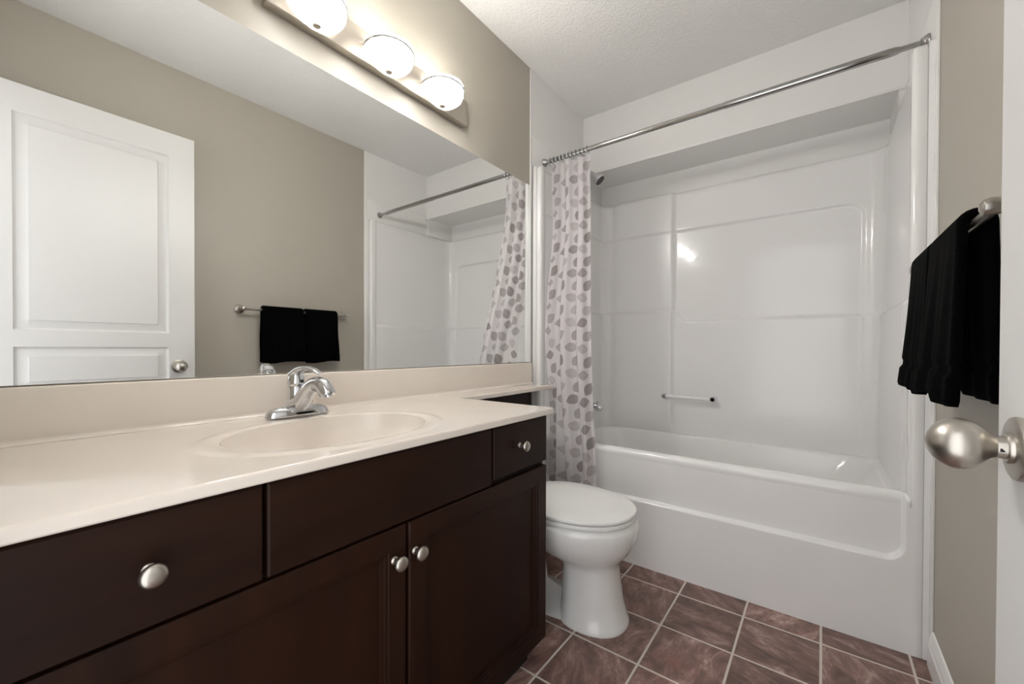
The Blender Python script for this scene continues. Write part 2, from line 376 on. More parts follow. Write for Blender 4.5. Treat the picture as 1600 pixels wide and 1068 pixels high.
# ------------------------------------------------------------------ vanity cabinet
XF, ZC = 0.545, 0.786
def knob(parent, y, z, x=XF):
    return MB().lathe([(0.0085, 0.0), (0.0085, 0.002), (0.0055, 0.005), (0.005, 0.011), (0.0075, 0.015), (0.0130, 0.0185), (0.0152, 0.0225), (0.0150, 0.026), (0.0125, 0.0292), (0.0075, 0.0312), (0.0, 0.0318)],
                      (x, y, z), (1, 0, 0), 28).build('knob', M_nickel, parent)
def vanity():
    v = thing('vanity_cabinet', 'long espresso brown wooden bathroom vanity cabinet under the cream countertop', 'cabinet', (0.27, 0.53, 0))
    y0, y1 = -0.05, 1.097; ft = 0.019
    b = MB()
    b.box(0.004, XF - 0.02, y0, y0 + 0.016, 0.062, 0.764); b.box(0.004, XF - 0.02, y1 - 0.016, y1, 0.062, 0.764)
    b.box(0.004, XF - 0.02, y0 + 0.016, y1 - 0.016, 0.062, 0.078); b.box(0.004, 0.012, y0 + 0.016, y1 - 0.016, 0.078, 0.60)
    b.build('carcass', M_wood, v)
    b = MB()
    for (a, c, e, g) in ((y0, 0.035, .062, .764), (0.52, 0.585, .062, .60), (1.066, y1, .062, .764), (0.035, 1.066, .74, .764), (0.035, 1.066, .585, .625), (0.035, 1.066, .062, .085)):
        b.box(XF - 0.0205, XF - 0.0192, a, c, e, g)
    b.box(XF - 0.03, XF - 0.0205, y0 + .016, y1 - .016, 0.078, 0.76)
    b.build('face_frame', M_dark, v)
    P = lambda u, w, t: (XF + t * -1.0, u, w)
    for (a, c, e, g, nm, ky, kz) in ((0.0, 0.2735, 0.611, 0.7605, 'drawer', 0.1375, 0.687), (0.2800, 0.8260, 0.611, 0.7605, 'false_front', None, 0), (0.8335, 1.0935, 0.621, 0.7605, 'drawer', 0.948, 0.695)):
        o = panel_front(MB(), a, c, e, g, [], [(0, 0)], P, ft).build(nm, M_woodh, v, 20)
        if ky: knob(o, ky, kz)
    prof = [(0.0, 0.0), (0.0015, 0.0025), (0.0075, 0.0028), (0.009, 0.006), (0.0145, 0.0072), (0.016, 0.012), (0.018, 0.012)]
    for (a, c, ky) in ((0.0, 0.5480, 0.517), (0.5555, 1.0935, 0.570)):
        z0, z1 = 0.062, 0.606
        o = panel_front(MB(), a, c, z0, z1, [(a + 0.046, c - 0.043, z0 + 0.046, z1 - 0.043)], prof, P, ft).build('door', M_wood, v, 20)
        knob(o, ky, 0.542)
    MB().box(0.49, 0.507, y0, 1.045, 0.0, 0.064).box(0.03, 0.49, 1.029, 1.045, 0, 0.064).build('toe_kick', M_dark, v)
    MB().box(0.0, 0.019, y1 + 0.002, YE - 0.008, 0.66, 0.764, 0.001).build('support_rail', M_woodh, v)
vanity()

# ------------------------------------------------------------------ countertop with integral oval basin
BX, BY, BA, BB = 0.340, 0.510, 0.165, 0.225
def counter():
    t = thing('vanity_countertop', 'cream cultured marble countertop with an oval sink and a narrow ledge over the toilet', 'countertop', (0.27, 0.53, ZC))
    XO, Y0, Y1, SX, YS = 0.560, YN + 0.002, 1.1095, 0.150, 1.784     # front, ends, ledge depth, ledge end
    R = 0.006
    def hz(x, y):
        r = math.hypot((x - BX) / BA, (y - BY) / BB)
        z = ZC
        d = (r - 1) * 0.19
        if r >= 1:
            z += 0.0026 * (1 - sstep(0.030, 0.040, d)) - 0.0022 * (1 - sstep(0.0, 0.018, d)) * 1.3
        return z
    b = MB(); n = 160
    XI, ya, yb = XO - R, 0.22, 0.83
    xs0 = 0.022
    rows = []
    angs = [2 * PI * k / n for k in range(n)]
    for cx, cy in ((XI, yb), (xs0, yb), (xs0, ya), (XI, ya)):
        a = math.atan2((cy - BY) / BB, (cx - BX) / BA) % (2 * PI)
        k = min(range(n), key=lambda i: abs(angs[i] - a)); angs[k] = a
    for q in [0, .03, .06, .1, .14, .18, .21, .24, 1.0]:
        row = []
        for a in angs:
            ca, sa = BA * math.cos(a), BB * math.sin(a)
            ts = []
            if ca > 1e-9: ts.append((XI - BX) / ca)
            if ca < -1e-9: ts.append((xs0 - BX) / ca)
            if sa > 1e-9: ts.append((yb - BY) / sa)
            if sa < -1e-9: ts.append((ya - BY) / sa)
            rm = min(ts); r = 1 + q if q < 0.31 else rm
            x, y = BX + r * ca, BY + r * sa; row.append((x, y, hz(x, y)))
        rows.append(row)
    b.grid(rows, closed_u=True)
    def quad(x0, x1, y0, y1): b.add([(x0, y0, ZC), (x1, y0, ZC), (x1, y1, ZC), (x0, y1, ZC)], [(0, 1, 2, 3)])
    quad(xs0, XI, Y0, ya); quad(xs0, XI, yb, Y1 - R); quad(xs0, SX - R, Y1 - R, YS - R)
    # cove up to the backsplash
    cove = [(xs0 - 0.001 + 0.011 * (1 - math.sin(a)) - 0.0, ZC + 0.011 * (1 - math.cos(a))) for a in (PI / 2 * k / 6 for k in range(7))]
    b.grid([[(x + 0.001, y, z + 0.0004) for x, z in cove] for y in (Y0, YS - 0.003)])
    # edge profile swept along the outline (inner line -> outer face -> underside)
    line = [(XO, Y0), (XO, Y1), (SX, Y1), (SX, YS), (xs0, YS)]
    nrm = []
    segn = [(1, 0), (0, 1), (1, 0), (0, 1)]
    for i in range(5):
        if i == 0: nrm.append(segn[0])
        elif i == 4: nrm.append(segn[3])
        else: nrm.append((segn[i - 1][0] + segn[i][0], segn[i - 1][1] + segn[i][1]))
    prof = [(R - R * math.sin(a), -(R - R * math.cos(a))) for a in (PI / 2 * k / 5 for k in range(6))] + [(0, -0.017), (0.002, -0.0195), (0.03, -0.0195)]
    sw = [[(x - nx * d, y - ny * d, ZC + dz) for (x, y), (nx, ny) in zip(line, nrm)] for d, dz in prof]
    b.grid(sw)
    b.add([(XO - .03, Y0, ZC - .0195), (XO - .03, Y1 - .03, ZC - .0195), (XO - 0.012 - .03, Y1 - .03, ZC - .0195), (XO - .042, Y0, ZC - .0195)], [(0, 1, 2, 3)])
    b.add([(SX - .03, Y1 - .03, ZC - .0195), (SX - .03, YS - .03, ZC - .0195), (0.002, YS - .03, ZC - .0195), (0.002, Y1 - .03, ZC - .0195)], [(0, 1, 2, 3)])
    b.build('counter_slab', M_counter, t, 30, up_above=ZC - 0.012)
    # basin
    b = MB(); rows = []
    for k in range(25):
        r = 1 - k / 24
        dep = 0.00026 + 0.0065 * sstep(0, .03, 1 - r) + 0.118 * (1 - r ** 2.6) ** 0.8
        rr = max(r, 0.08)
        rows.append([(BX - 0.02 * (1 - rr) + BA * rr * math.cos(a), BY + BB * rr * math.sin(a), ZC - dep) for a in angs])
    b.grid(rows, closed_u=True, flip=True); b.add(rows[-1], [tuple(range(n))])
    bs = b.build('basin', M_counter, t, 60)
    MB().lathe([(0.0, 0.0), (0.021, 0.0), (0.021, 0.002), (0.017, 0.004), (0.0, 0.0035)], (BX - 0.018, BY, ZC - 0.126), (0, 0, 1), 28).build('drain', M_chrome, bs)
    # backsplash
    b = MB(); pr = [(0.0015, ZC - 0.019), (0.021, ZC - 0.019), (0.021, 0.889), (0.0195, 0.8935), (0.016, 0.896), (0.0015, 0.896)]
    rows = [[(x, y, z) for x, z in pr] for y in (Y0, YS - 0.006)]
    b.grid(rows, smooth=False); b.add(rows[0], [tuple(range(6))], False); b.add(rows[1], [tuple(range(6))], False)
    b.build('backsplash', M_counter, t, 30)
counter()

# ------------------------------------------------------------------ faucet
def faucet():
    f = thing('faucet', 'chrome single lever faucet behind the oval sink', 'faucet', (0.098, 0.538, ZC))
    zb = ZC + 0.0034
    # base: an elongated low dome
    b = MB(); rows = []
    for q, hgt in ((1.0, 0.0), (1.0, 0.004), (0.96, 0.012), (0.84, 0.020), (0.62, 0.0245), (0.3, 0.026), (0.01, 0.0262)):
        row = []
        for k in range(48):
            a = 2 * PI * k / 48; c_, s_ = math.cos(a), math.sin(a)
            yy = 0.083 * math.copysign(abs(s_) ** 0.8, s_) * (0.25 + 0.75 * q if q < 1 else 1); xx = 0.027 * math.copysign(abs(c_) ** 0.8, c_) * q
            row.append((0.098 + xx, 0.538 + yy, zb + hgt))
        rows.append(row)
    b.grid(rows, closed_u=True); b.add(rows[-1], [tuple(range(48))]); b.build('base', M_chrome, f, 50)
    MB().lathe([(0.031, 0.006), (0.0275, 0.018), (0.0235, 0.034), (0.0215, 0.055), (0.0213, 0.076), (0.0205, 0.0785)], (0.092, 0.535, zb), (0.0, 0, 1), 32).build('body', M_chrome, f)
    pts = bez([(0.100, 0.536, zb + 0.027), (0.117, 0.540, zb + 0.038), (0.138, 0.545, zb + 0.066), (0.162, 0.551, zb + 0.085), (0.187, 0.557, zb + 0.083), (0.203, 0.561, zb + 0.067), (0.208, 0.562, zb + 0.058)], 6)
    n = len(pts); rad = [lerp(0.027, 0.0190, min(1, i / (n * 0.55))) + 0.002 * math.sin(PI * min(1, max(0, (i / n - .5) / .5))) for i in range(n)]
    sp = MB().tube(pts, rad, 22).build('spout', M_chrome, f, 50)
    MB().lathe([(0.0, 0.0), (0.0115, 0.0), (0.0115, 0.006), (0.009, 0.0075), (0.0, 0.0065)], (0.2075, 0.562, zb + 0.0595), (0.25, 0.05, -1), 22).build('aerator', M_chrome, sp)
    # lever: dome cap with a flattened handle sweeping forward
    h = MB().lathe([(0.0205, 0.079), (0.0218, 0.082), (0.0222, 0.088), (0.021, 0.098), (0.0185, 0.108), (0.014, 0.117), (0.007, 0.122), (0.0, 0.1235)], (0.092, 0.535, zb), (0, 0, 1), 32)
    pts = bez([(0.086, 0.533, zb + 0.108), (0.104, 0.538, zb + 0.122), (0.130, 0.545, zb + 0.128), (0.156, 0.551, zb + 0.124), (0.180, 0.557, zb + 0.114)], 6); n = len(pts)
    h.tube(pts, [(lerp(0.0195, 0.0105, i / (n - 1)), lerp(0.013, 0.0032, (i / (n - 1)) ** .7)) for i in range(n)], 20)
    hd = h.build('lever_handle', M_chrome, f, 50)
    MB().lathe([(0.0045, 0.0), (0.0045, 0.002), (0, 0.0025)], (0.1125, 0.541, zb + 0.092), (1, 0.25, 0.15), 16).build('temperature_dot', M_black, hd)
faucet()

# ------------------------------------------------------------------ mirror
mo = MB().box(0.0, 0.005, YN + 0.004, 1.7785, 0.8975, 1.825, 0.0012, 1).build('wall_mirror', M_mirror)
tag(mo, 'large frameless mirror standing on the cream backsplash', 'mirror')

# ------------------------------------------------------------------ vanity light
def vanity_light():
    f = thing('vanity_light', 'three lamp brushed nickel bar light with frosted bowl shades above the mirror', 'light', (0.0, 0.88, 1.96))
    MB().box(0.0, 0.031, 0.487, 1.272, 1.908, 2.012, 0.004, 3).build('back_plate', M_plate, f)
    cut = lambda b: setattr(b, 'v', [(max(q[0], 0.0315), q[1], q[2]) for q in b.v]) or b
    for yc in (0.610, 0.858, 1.102):
        xc, zr, R = 0.060, 1.960, 0.081
        prof = []
        for k in range(15):
            a = PI / 2 * k / 14
            prof.append((R * math.sin(a) ** 0.92 if a > 0 else 0.0, -0.056 * math.cos(a) ** 0.9 if k < 14 else 0.0))
        prof += [(R * 1.005, 0.006), (R * 1.0, 0.016)]
        inner = [(r - 0.003 if r > 0.003 else 0.0, h + (0.003 if k < 14 else 0)) for k, (r, h) in enumerate(prof)][::-1]
        s = cut(MB().lathe(prof + inner, (xc, yc, zr), (0, 0, 1), 96, cap=False)).build('shade', M_shade, f, 50)
        cut(MB().lathe([(R + 0.0003, -0.001), (R + 0.0030, 0.0), (R + 0.0030, 0.0068), (R + 0.0003, 0.008)], (xc, yc, zr), (0, 0, 1), 96, cap=False)).build('rim_band', M_chrome, s)
        MB().lathe([(0.0, -0.0625), (0.007, -0.0615), (0.0105, -0.059), (0.0105, -0.0555), (0.004, -0.0545)], (xc, yc, zr), (0, 0, 1), 20).build('finial', M_plate, s)
        MB().tube([(0.030, yc, 1.962), (0.06, yc, 1.962), (xc + 0.012, yc, 1.957)], 0.006, 12).build('arm', M_plate, f)
        MB().lathe([(0.0, -0.034), (0.012, -0.031), (0.017, -0.02), (0.017, -0.010), (0.012, -0.002), (0.0, 0.0)], (xc + 0.015, yc, zr - 0.006), (0, 0, 1), 20).build('bulb', M_bulb, s)
        li = bpy.data.lights.new('vanity_bulb', 'POINT'); li.energy = BULB_W; li.shadow_soft_size = 0.015; li.color = (1.0, 0.96, 0.90)
        lo = bpy.data.objects.new('vanity_bulb', li); C.objects.link(lo); lo.location = (xc + 0.018, yc, zr + 0.012)
vanity_light()

# ------------------------------------------------------------------ bathtub with one-piece surround
TF, XL, XR = 1.800, 0.036, 1.4790          # front plane; inner faces of the side walls
FL, FR = 0.058, 1.4555                      # inner edges of the front flange columns
def bathtub():
    t = thing('bathtub', 'white fibreglass bathtub with moulded wall surround at the far end of the room', 'bathtub', (W / 2, 2.2, 0))
    # apron: skirt with a shallow moulded recess
    b = MB()
    def edges(lo, hi, marks, fine=0.004, n=4):
        s_ = {lo, hi}
        k = lo
        while k < hi: s_.add(k); k += 0.05
        for m_ in marks:
            for i in range(-n, n + 1):
                q = m_ + i * fine
                if lo < q < hi: s_.add(q)
        return sorted(s_)
    cr = 0.055
    xs = edges(FL - 0.014, FR + 0.014, (FL + 0.012, FR - 0.002, FR - 0.02, FR - 0.035, FR - .05), 0.004, 5); zs = edges(0.0, 0.47, (0.293, 0.305, .32, .335, .35), 0.004, 5)
    def rec(x, z):
        # signed distance inside a rounded rectangle open at the top
        hx0, hx1, hz0, hz1 = FL + 0.010, FR - 0.004, 0.290, 2.0
        cx = min(max(x, hx0 + cr), hx1 - cr); cz = max(z, hz0 + cr)
        dx, dz = x - cx, z - cz
        dist = cr - math.hypot(dx, min(dz, 0)) if (dx or dz < 0) else min(x - hx0, hx1 - x, z - hz0)
        return sstep(-0.002, 0.009, dist) * 0.020
    b.grid([[(x, TF + rec(x, z), z) for x in xs] for z in zs])
    b.build('apron', M_tub, t, 60)
    # rim rolled over the front of the tub
    b = MB(); prof = [(0.020, 0.47), (0.018, 0.484), (0.0195, 0.494), (0.0255, 0.503), (0.035, 0.508), (0.048, 0.509), (0.060, 0.505), (0.070, 0.496), (0.078, 0.480), (0.084, 0.455)]
    b.grid([[(x, TF + d - (0.020 - rec(x, 0.47)) * max(0, min(1, 1 - (d - 0.020) / 0.05)), z) for d, z in prof] for x in xs if FL - 0.006 <= x <= FR + 0.0065])
    b.build('rim', M_tub, t, 60)
    # basin loops
    def loop(x0, x1, y0, y1, r, z, n=14, zf=None):
        pts = []
        for cx, cy, a0 in ((x1 - r, y1 - r, 0), (x0 + r, y1 - r, PI / 2), (x0 + r, y0 + r, PI), (x1 - r, y0 + r, 1.5 * PI)):
            for k in range(n + 1):
                a = a0 + PI / 2 * k / n; pts.append((cx + r * math.cos(a), cy + r * math.sin(a), z))
        return pts
    b = MB(); L_ = [loop(XL - 0.02, XR + 0.02, TF + 0.084, 2.655, 0.06, 0.452), loop(FL + 0.022, FR - 0.022, TF + 0.084, 2.602, 0.11, 0.452),
                    loop(FL + 0.030, FR - 0.030, TF + 0.086, 2.595, 0.12, 0.449), loop(FL + 0.036, FR - 0.036, TF + 0.089, 2.590, 0.12, 0.440), loop(FL + 0.05, FR - 0.08, TF + 0.10, 2.575, 0.13, 0.36),
                    loop(FL + 0.07, FR - 0.17, TF + 0.12, 2.55, 0.14, 0.24), loop(FL + 0.09, FR - 0.24, TF + 0.14, 2.525, 0.15, 0.165), loop(FL + 0.14, FR - 0.30, TF + 0.19, 2.48, 0.14, 0.135),
                    loop(FL + 0.25, FR - 0.42, TF + 0.27, 2.40, 0.06, 0.128)]
    b.grid(L_, closed_u=True); b.add(L_[-1], [tuple(range(len(L_[-1])))])
    bs = b.build('tub_basin', M_tub, t, 60)
    MB().lathe([(0, 0), (0.03, 0), (0.03, 0.003), (0, 0.004)], (0.36, 2.25, 0.130), (0, 0, 1), 24).build('drain', M_chrome, bs)
    # surround walls: a U swept up with moulded ledges
    path = []; rc = 0.085; yb = 2.632
    for i in range(13): path.append((XL, lerp(TF + 0.02, yb - rc, i / 12), (1, 0), 'L'))
    for k in range(1, 12):
        a = PI - PI / 2 * k / 12; path.append((XL + rc + rc * math.cos(a), yb - rc + rc * math.sin(a), (-math.cos(a), -math.sin(a)), 'B'))
    xs = []
    x = XL + rc
    while x < XR - rc:
        near = min(abs(x - q) for q in (0.50, 1.40)); xs.append(x); x += 0.006 if near < 0.07 else 0.025
    for x in xs: path.append((x, yb, (0, -1), 'B'))
    for k in range(0, 13):
        a = PI / 2 - PI / 2 * k / 12; path.append((XR - rc + rc * math.cos(a), yb - rc + rc * math.sin(a), (-math.cos(a), -math.sin(a)), 'B'))
    for i in range(1, 13): path.append((XR, lerp(yb - rc, TF + 0.02, i / 12), (-1, 0), 'R'))
    zs = set([0.452, 1.93])
    z = 0.452
    while z < 1.915: zs.add(round(z, 4)); z += 0.04
    for m_ in (1.142, 1.20, 1.69, 1.64):
        for i in range(-7, 8): zs.add(round(m_ + i * 0.005, 4))
    zs |= {1.88, 1.895, 1.905, 1.915, 1.922, 1.927}
    zs = sorted(zs)
    def off(x, y, w, z):
        zl = lerp(1.142, 1.205, 1 - sstep(0.50, 0.58, x)) if w != 'L' else 1.205
        d = 0.016 * (1 - sstep(zl - 0.016, zl + 0.008, z))
        if w == 'B': d += 0.028 * (1 - sstep(0.488, 0.512, x)) * sstep(XL + 0.01, XL + 0.14, x) * sstep(0.452, 0.52, z)
        r_, hx1, hz1 = 0.07, 1.395, 1.692            # field recess with a rounded top right corner
        cx, cz = min(x, hx1 - r_), min(z, hz1 - r_)
        dist = r_ - math.hypot(x - cx, z - cz) if (x > cx or z > cz) else r_
        if w == 'R': dist = -1
        d += 0.011 * (1 - sstep(-0.006, 0.014, dist))
        if w in 'LR': d *= sstep(TF + 0.03, TF + 0.08, y)
        # roll back at the very top
        q = max(0, z - 1.905) / 0.025; d -= 0.022 * (1 - math.sqrt(max(0, 1 - q * q)))
        return d
    b = MB(); b.grid([[(px + nx * off(px, py, w, z), py + ny * off(px, py, w, z), z) for px, py, (nx, ny), w in path] for z in zs], flip=True)
    # top ledge back to the walls
    top = [(px + nx * off(px, py, w, 1.93), py + ny * off(px, py, w, 1.93), 1.93) for px, py, (nx, ny), w in path]
    bk = [(min(max(px - nx * 0.2, 0.003), W - 0.003), min(py - ny * 0.2, YREC - 0.002), 1.93) for px, py, (nx, ny), w in path]
    b.grid([top, bk])
    b.build('surround', M_tub, t, 50)
    # front flange columns
    for x0, x1, sx in ((0.028, FL, 1), (FR, 1.492, -1)):
        pl = []
        xi = x1 if sx > 0 else x0; xo = x0 if sx > 0 else x1
        pl.append((xo, TF + 0.02)); pl.append((xo, TF + 0.004)); pl.append((xo + sx * 0.004, TF))
        r = 0.014
        for k in range(9):
            a = PI / 2 * k / 8; pl.append((xi - sx * r + sx * r * math.sin(a), TF + r - r * math.cos(a)))
        pl += [(xi, TF + 0.034), (xi - sx * 0.003, TF + 0.044), (xi - sx * 0.010, TF + 0.052), (xi - sx * 0.026, TF + 0.056)]
        zz = [0.0, 0.45, 1.9, 1.915, 1.926, 1.93]; ins = [0, 0, 0, 0.002, 0.007, 0.016]
        b = MB(); b.grid([[(px, py + i_ * (1 if py < TF + .01 else 0), z) for px, py in pl] for z, i_ in zip(zz, ins)])
        b.add([(px, py + 0.016 * (py < TF + .01), 1.93) for px, py in pl], [tuple(range(len(pl)))])
        b.build('flange', M_tub, t, 50)
    MB().box(0.008, 0.028, TF + 0.001, TF + 0.03, 0, 1.93).build('filler', M_tub, t)
    MB().box(1.492, W - 0.0005, TF + 0.001, TF + 0.03, 0, 1.93).build('filler', M_tub, t)
bathtub()

def grab_bar():
    g = thing('tub_grab_bar', 'white grab bar with chrome ends on the tub back wall', 'bar', (0.59, 2.55, 0.68))
    ys = 2.612; x0, x1, z = 0.462, 0.735, 0.680
    MB().tube([(x0 + 0.012, ys - 0.045, z), (x1 - 0.012, ys - 0.045, z)], 0.0105, 16).build('rail', M_acry, g)
    for x, yb_ in ((x0, 2.5868), (x1, 2.6145)):
        MB().tube([(x, yb_, z), (x, ys - 0.035, z), (x, ys - 0.053, z)], [0.016, 0.013, 0.012], 16).build('end_mount', M_chrome, g)
grab_bar()

def shower():
    s = thing('shower_sprayer', 'chrome shower head on its arm beside the curtain', 'shower head', (0.0, 2.2, 2.03))
    p = bez([(0.001, 2.2, 2.035), (0.05, 2.2, 2.035), (0.110, 2.2, 2.025), (0.158, 2.2, 1.990)], 6)
    MB().tube(p, 0.0085, 14).build('arm', M_chrome, s)
    MB().lathe([(0.0, 0), (0.026, 0), (0.026, 0.003), (0.012, 0.01)], (0.001, 2.2, 2.035), (1, 0, 0), 24).build('escutcheon', M_chrome, s)
    hd = MB().lathe([(0.010, -0.012), (0.012, 0.0), (0.013, 0.01), (0.020, 0.022), (0.030, 0.042), (0.034, 0.054), (0.034, 0.060), (0.031, 0.062)], (0.160, 2.2, 1.988), (0.66, 0.10, -0.74), 28).build('head', M_chrome, s)
    MB().lathe([(0.0, 0.0625), (0.030, 0.0625), (0.030, 0.0605)], (0.160, 2.2, 1.988), (0.66, 0.10, -0.74), 28).build('spray_face', mat('grey_spray_face', (70, 70, 70), 0.5), hd)
    s = thing('tub_spout', 'chrome tub spout low on the wall beside the curtain', 'spout', (0.08, 2.22, 0.63))
    MB().tube([(0.0535, 2.22, 0.632), (0.075, 2.22, 0.632), (0.17, 2.22, 0.628), (0.205, 2.22, 0.622), (0.212, 2.22, 0.618)], [(0.030, 0.030), (0.026, 0.026), (0.023, 0.024), (0.021, 0.022), (0.016, 0.016)], 20).build('spout_body', M_chrome, s)
    MB().lathe([(0.006, 0), (0.006, 0.012), (0.0075, 0.014), (0.0, 0.017)], (0.185, 2.22, 0.645), (0, 0, 1), 14).build('diverter_knob', M_chrome, s)
shower()

# ------------------------------------------------------------------ shower rod and curtain
RY, RZ = 1.912, 1.990
def rod():
    r = thing('shower_rod', 'straight steel shower curtain rod across the tub opening', 'rod', (W / 2, RY, RZ))
    MB().tube([(0.012, RY, RZ), (1.43, RY, RZ)], 0.0122, 20).build('tube', M_rod, r)
    MB().tube([(0.9, RY, RZ), (0.901, RY, RZ), (1.405, RY, RZ), (1.428, RY, RZ), (1.44, RY, RZ), (1.497, RY, RZ)], [0.0125, 0.0138, 0.0138, 0.0125, 0.009, 0.009], 20).build('sleeve', M_rod, r)
    for x, sg in ((0.0055, 1), (W - 0.0055, -1)):
        MB().lathe([(0.0, 0), (0.022, 0), (0.022, 0.005), (0.017, 0.012), (0.0145, 0.020)], (x, RY, RZ), (sg, 0, 0), 24).build('end_cup', M_rod, r)
rod()

def curtain():
    c = thing('shower_curtain', 'sheer white shower curtain printed with grey leaves hanging at the left of the tub', 'curtain', (0.18, RY, RZ))
    nu, nv = 220, 90; ztop, zbot = 1.966, 0.14
    verts, uvs, faces = [], [], []
    def pos(u, v):
        z = lerp(ztop, zbot, v)
        fo = u * 2 * PI * 3.1 + 0.9
        spread = sstep(0, 1, v)
        xl = lerp(0.048, 0.068, sstep(0.04, 0.22, v)) + 0.057 * sstep(0.35, 0.78, v); xr = lerp(0.276, 0.412, sstep(0.02, 1.0, v) * 0.75 + 0.25 * v)
        w1 = math.tanh(2.6 * math.sin(fo + 0.5 * math.sin(2.2 * v + 1))); w2 = math.sin(2.3 * fo + 1.3 + 1.2 * v)
        x = lerp(xl, xr, u) + 0.008 * math.sin(2 * fo) * (1 - abs(2 * u - 1))
        yb_ = lerp(RY, 1.745, sstep(0.05, 0.74, v))
        amp = lerp(0.013, 0.020, spread)
        y = yb_ + amp * (w1 + 0.16 * w2) * (1 - 0.25 * math.sin(u * 9 + v * 2.0) * spread)
        x += 0.008 * math.sin(v * 5.0 + u * 6) * spread
        if v > .55: y = min(y, 1.789)
        y = lerp(y, 1.7945, (1 - sstep(0.150, 0.205, x)) * sstep(0.42, 0.56, v))
        return Vector((x, y, z))
    s_at = [0.0]
    for i in range(1, nu + 1): s_at.append(s_at[-1] + (pos(i / nu, .4) - pos((i - 1) / nu, .4)).length)
    off = Vector(c.location)
    for j in range(nv + 1):
        for i in range(nu + 1):
            p = pos(i / nu, j / nv); verts.append(tuple(p - off)); uvs.append((s_at[i], p.z))
    for j in range(nv):
        for i in range(nu):
            a = j * (nu + 1) + i; faces.append((a, a + 1, a + nu + 2, a + nu + 1))
    me = bpy.data.meshes.new('fabric'); me.from_pydata(verts, [], faces); me.update()
    ul = me.uv_layers.new(name='cloth')
    for lp in me.loops: ul.data[lp.index].uv = uvs[lp.vertex_index]
    me.polygons.foreach_set('use_smooth', [True] * len(me.polygons))
    link('fabric', me, M_curtain, c)
    n = 11; first = None
    for i in range(n):
        x = 0.046 + 0.0222 * i
        if first is None:
            R_ = 0.0195; q = MB().tube([(x, RY + R_ * math.sin(a), RZ - 0.0044 + R_ * math.cos(a)) for a in (2 * PI * k / 28 for k in range(29))], 0.0022, 8, cap=False)
            first = q.build('curtain_ring', M_chrome, c); x_first = x
        else:
            o = first.copy(); C.objects.link(o); o.parent = c; o.location = (x - x_first, 0, 0)
curtain()

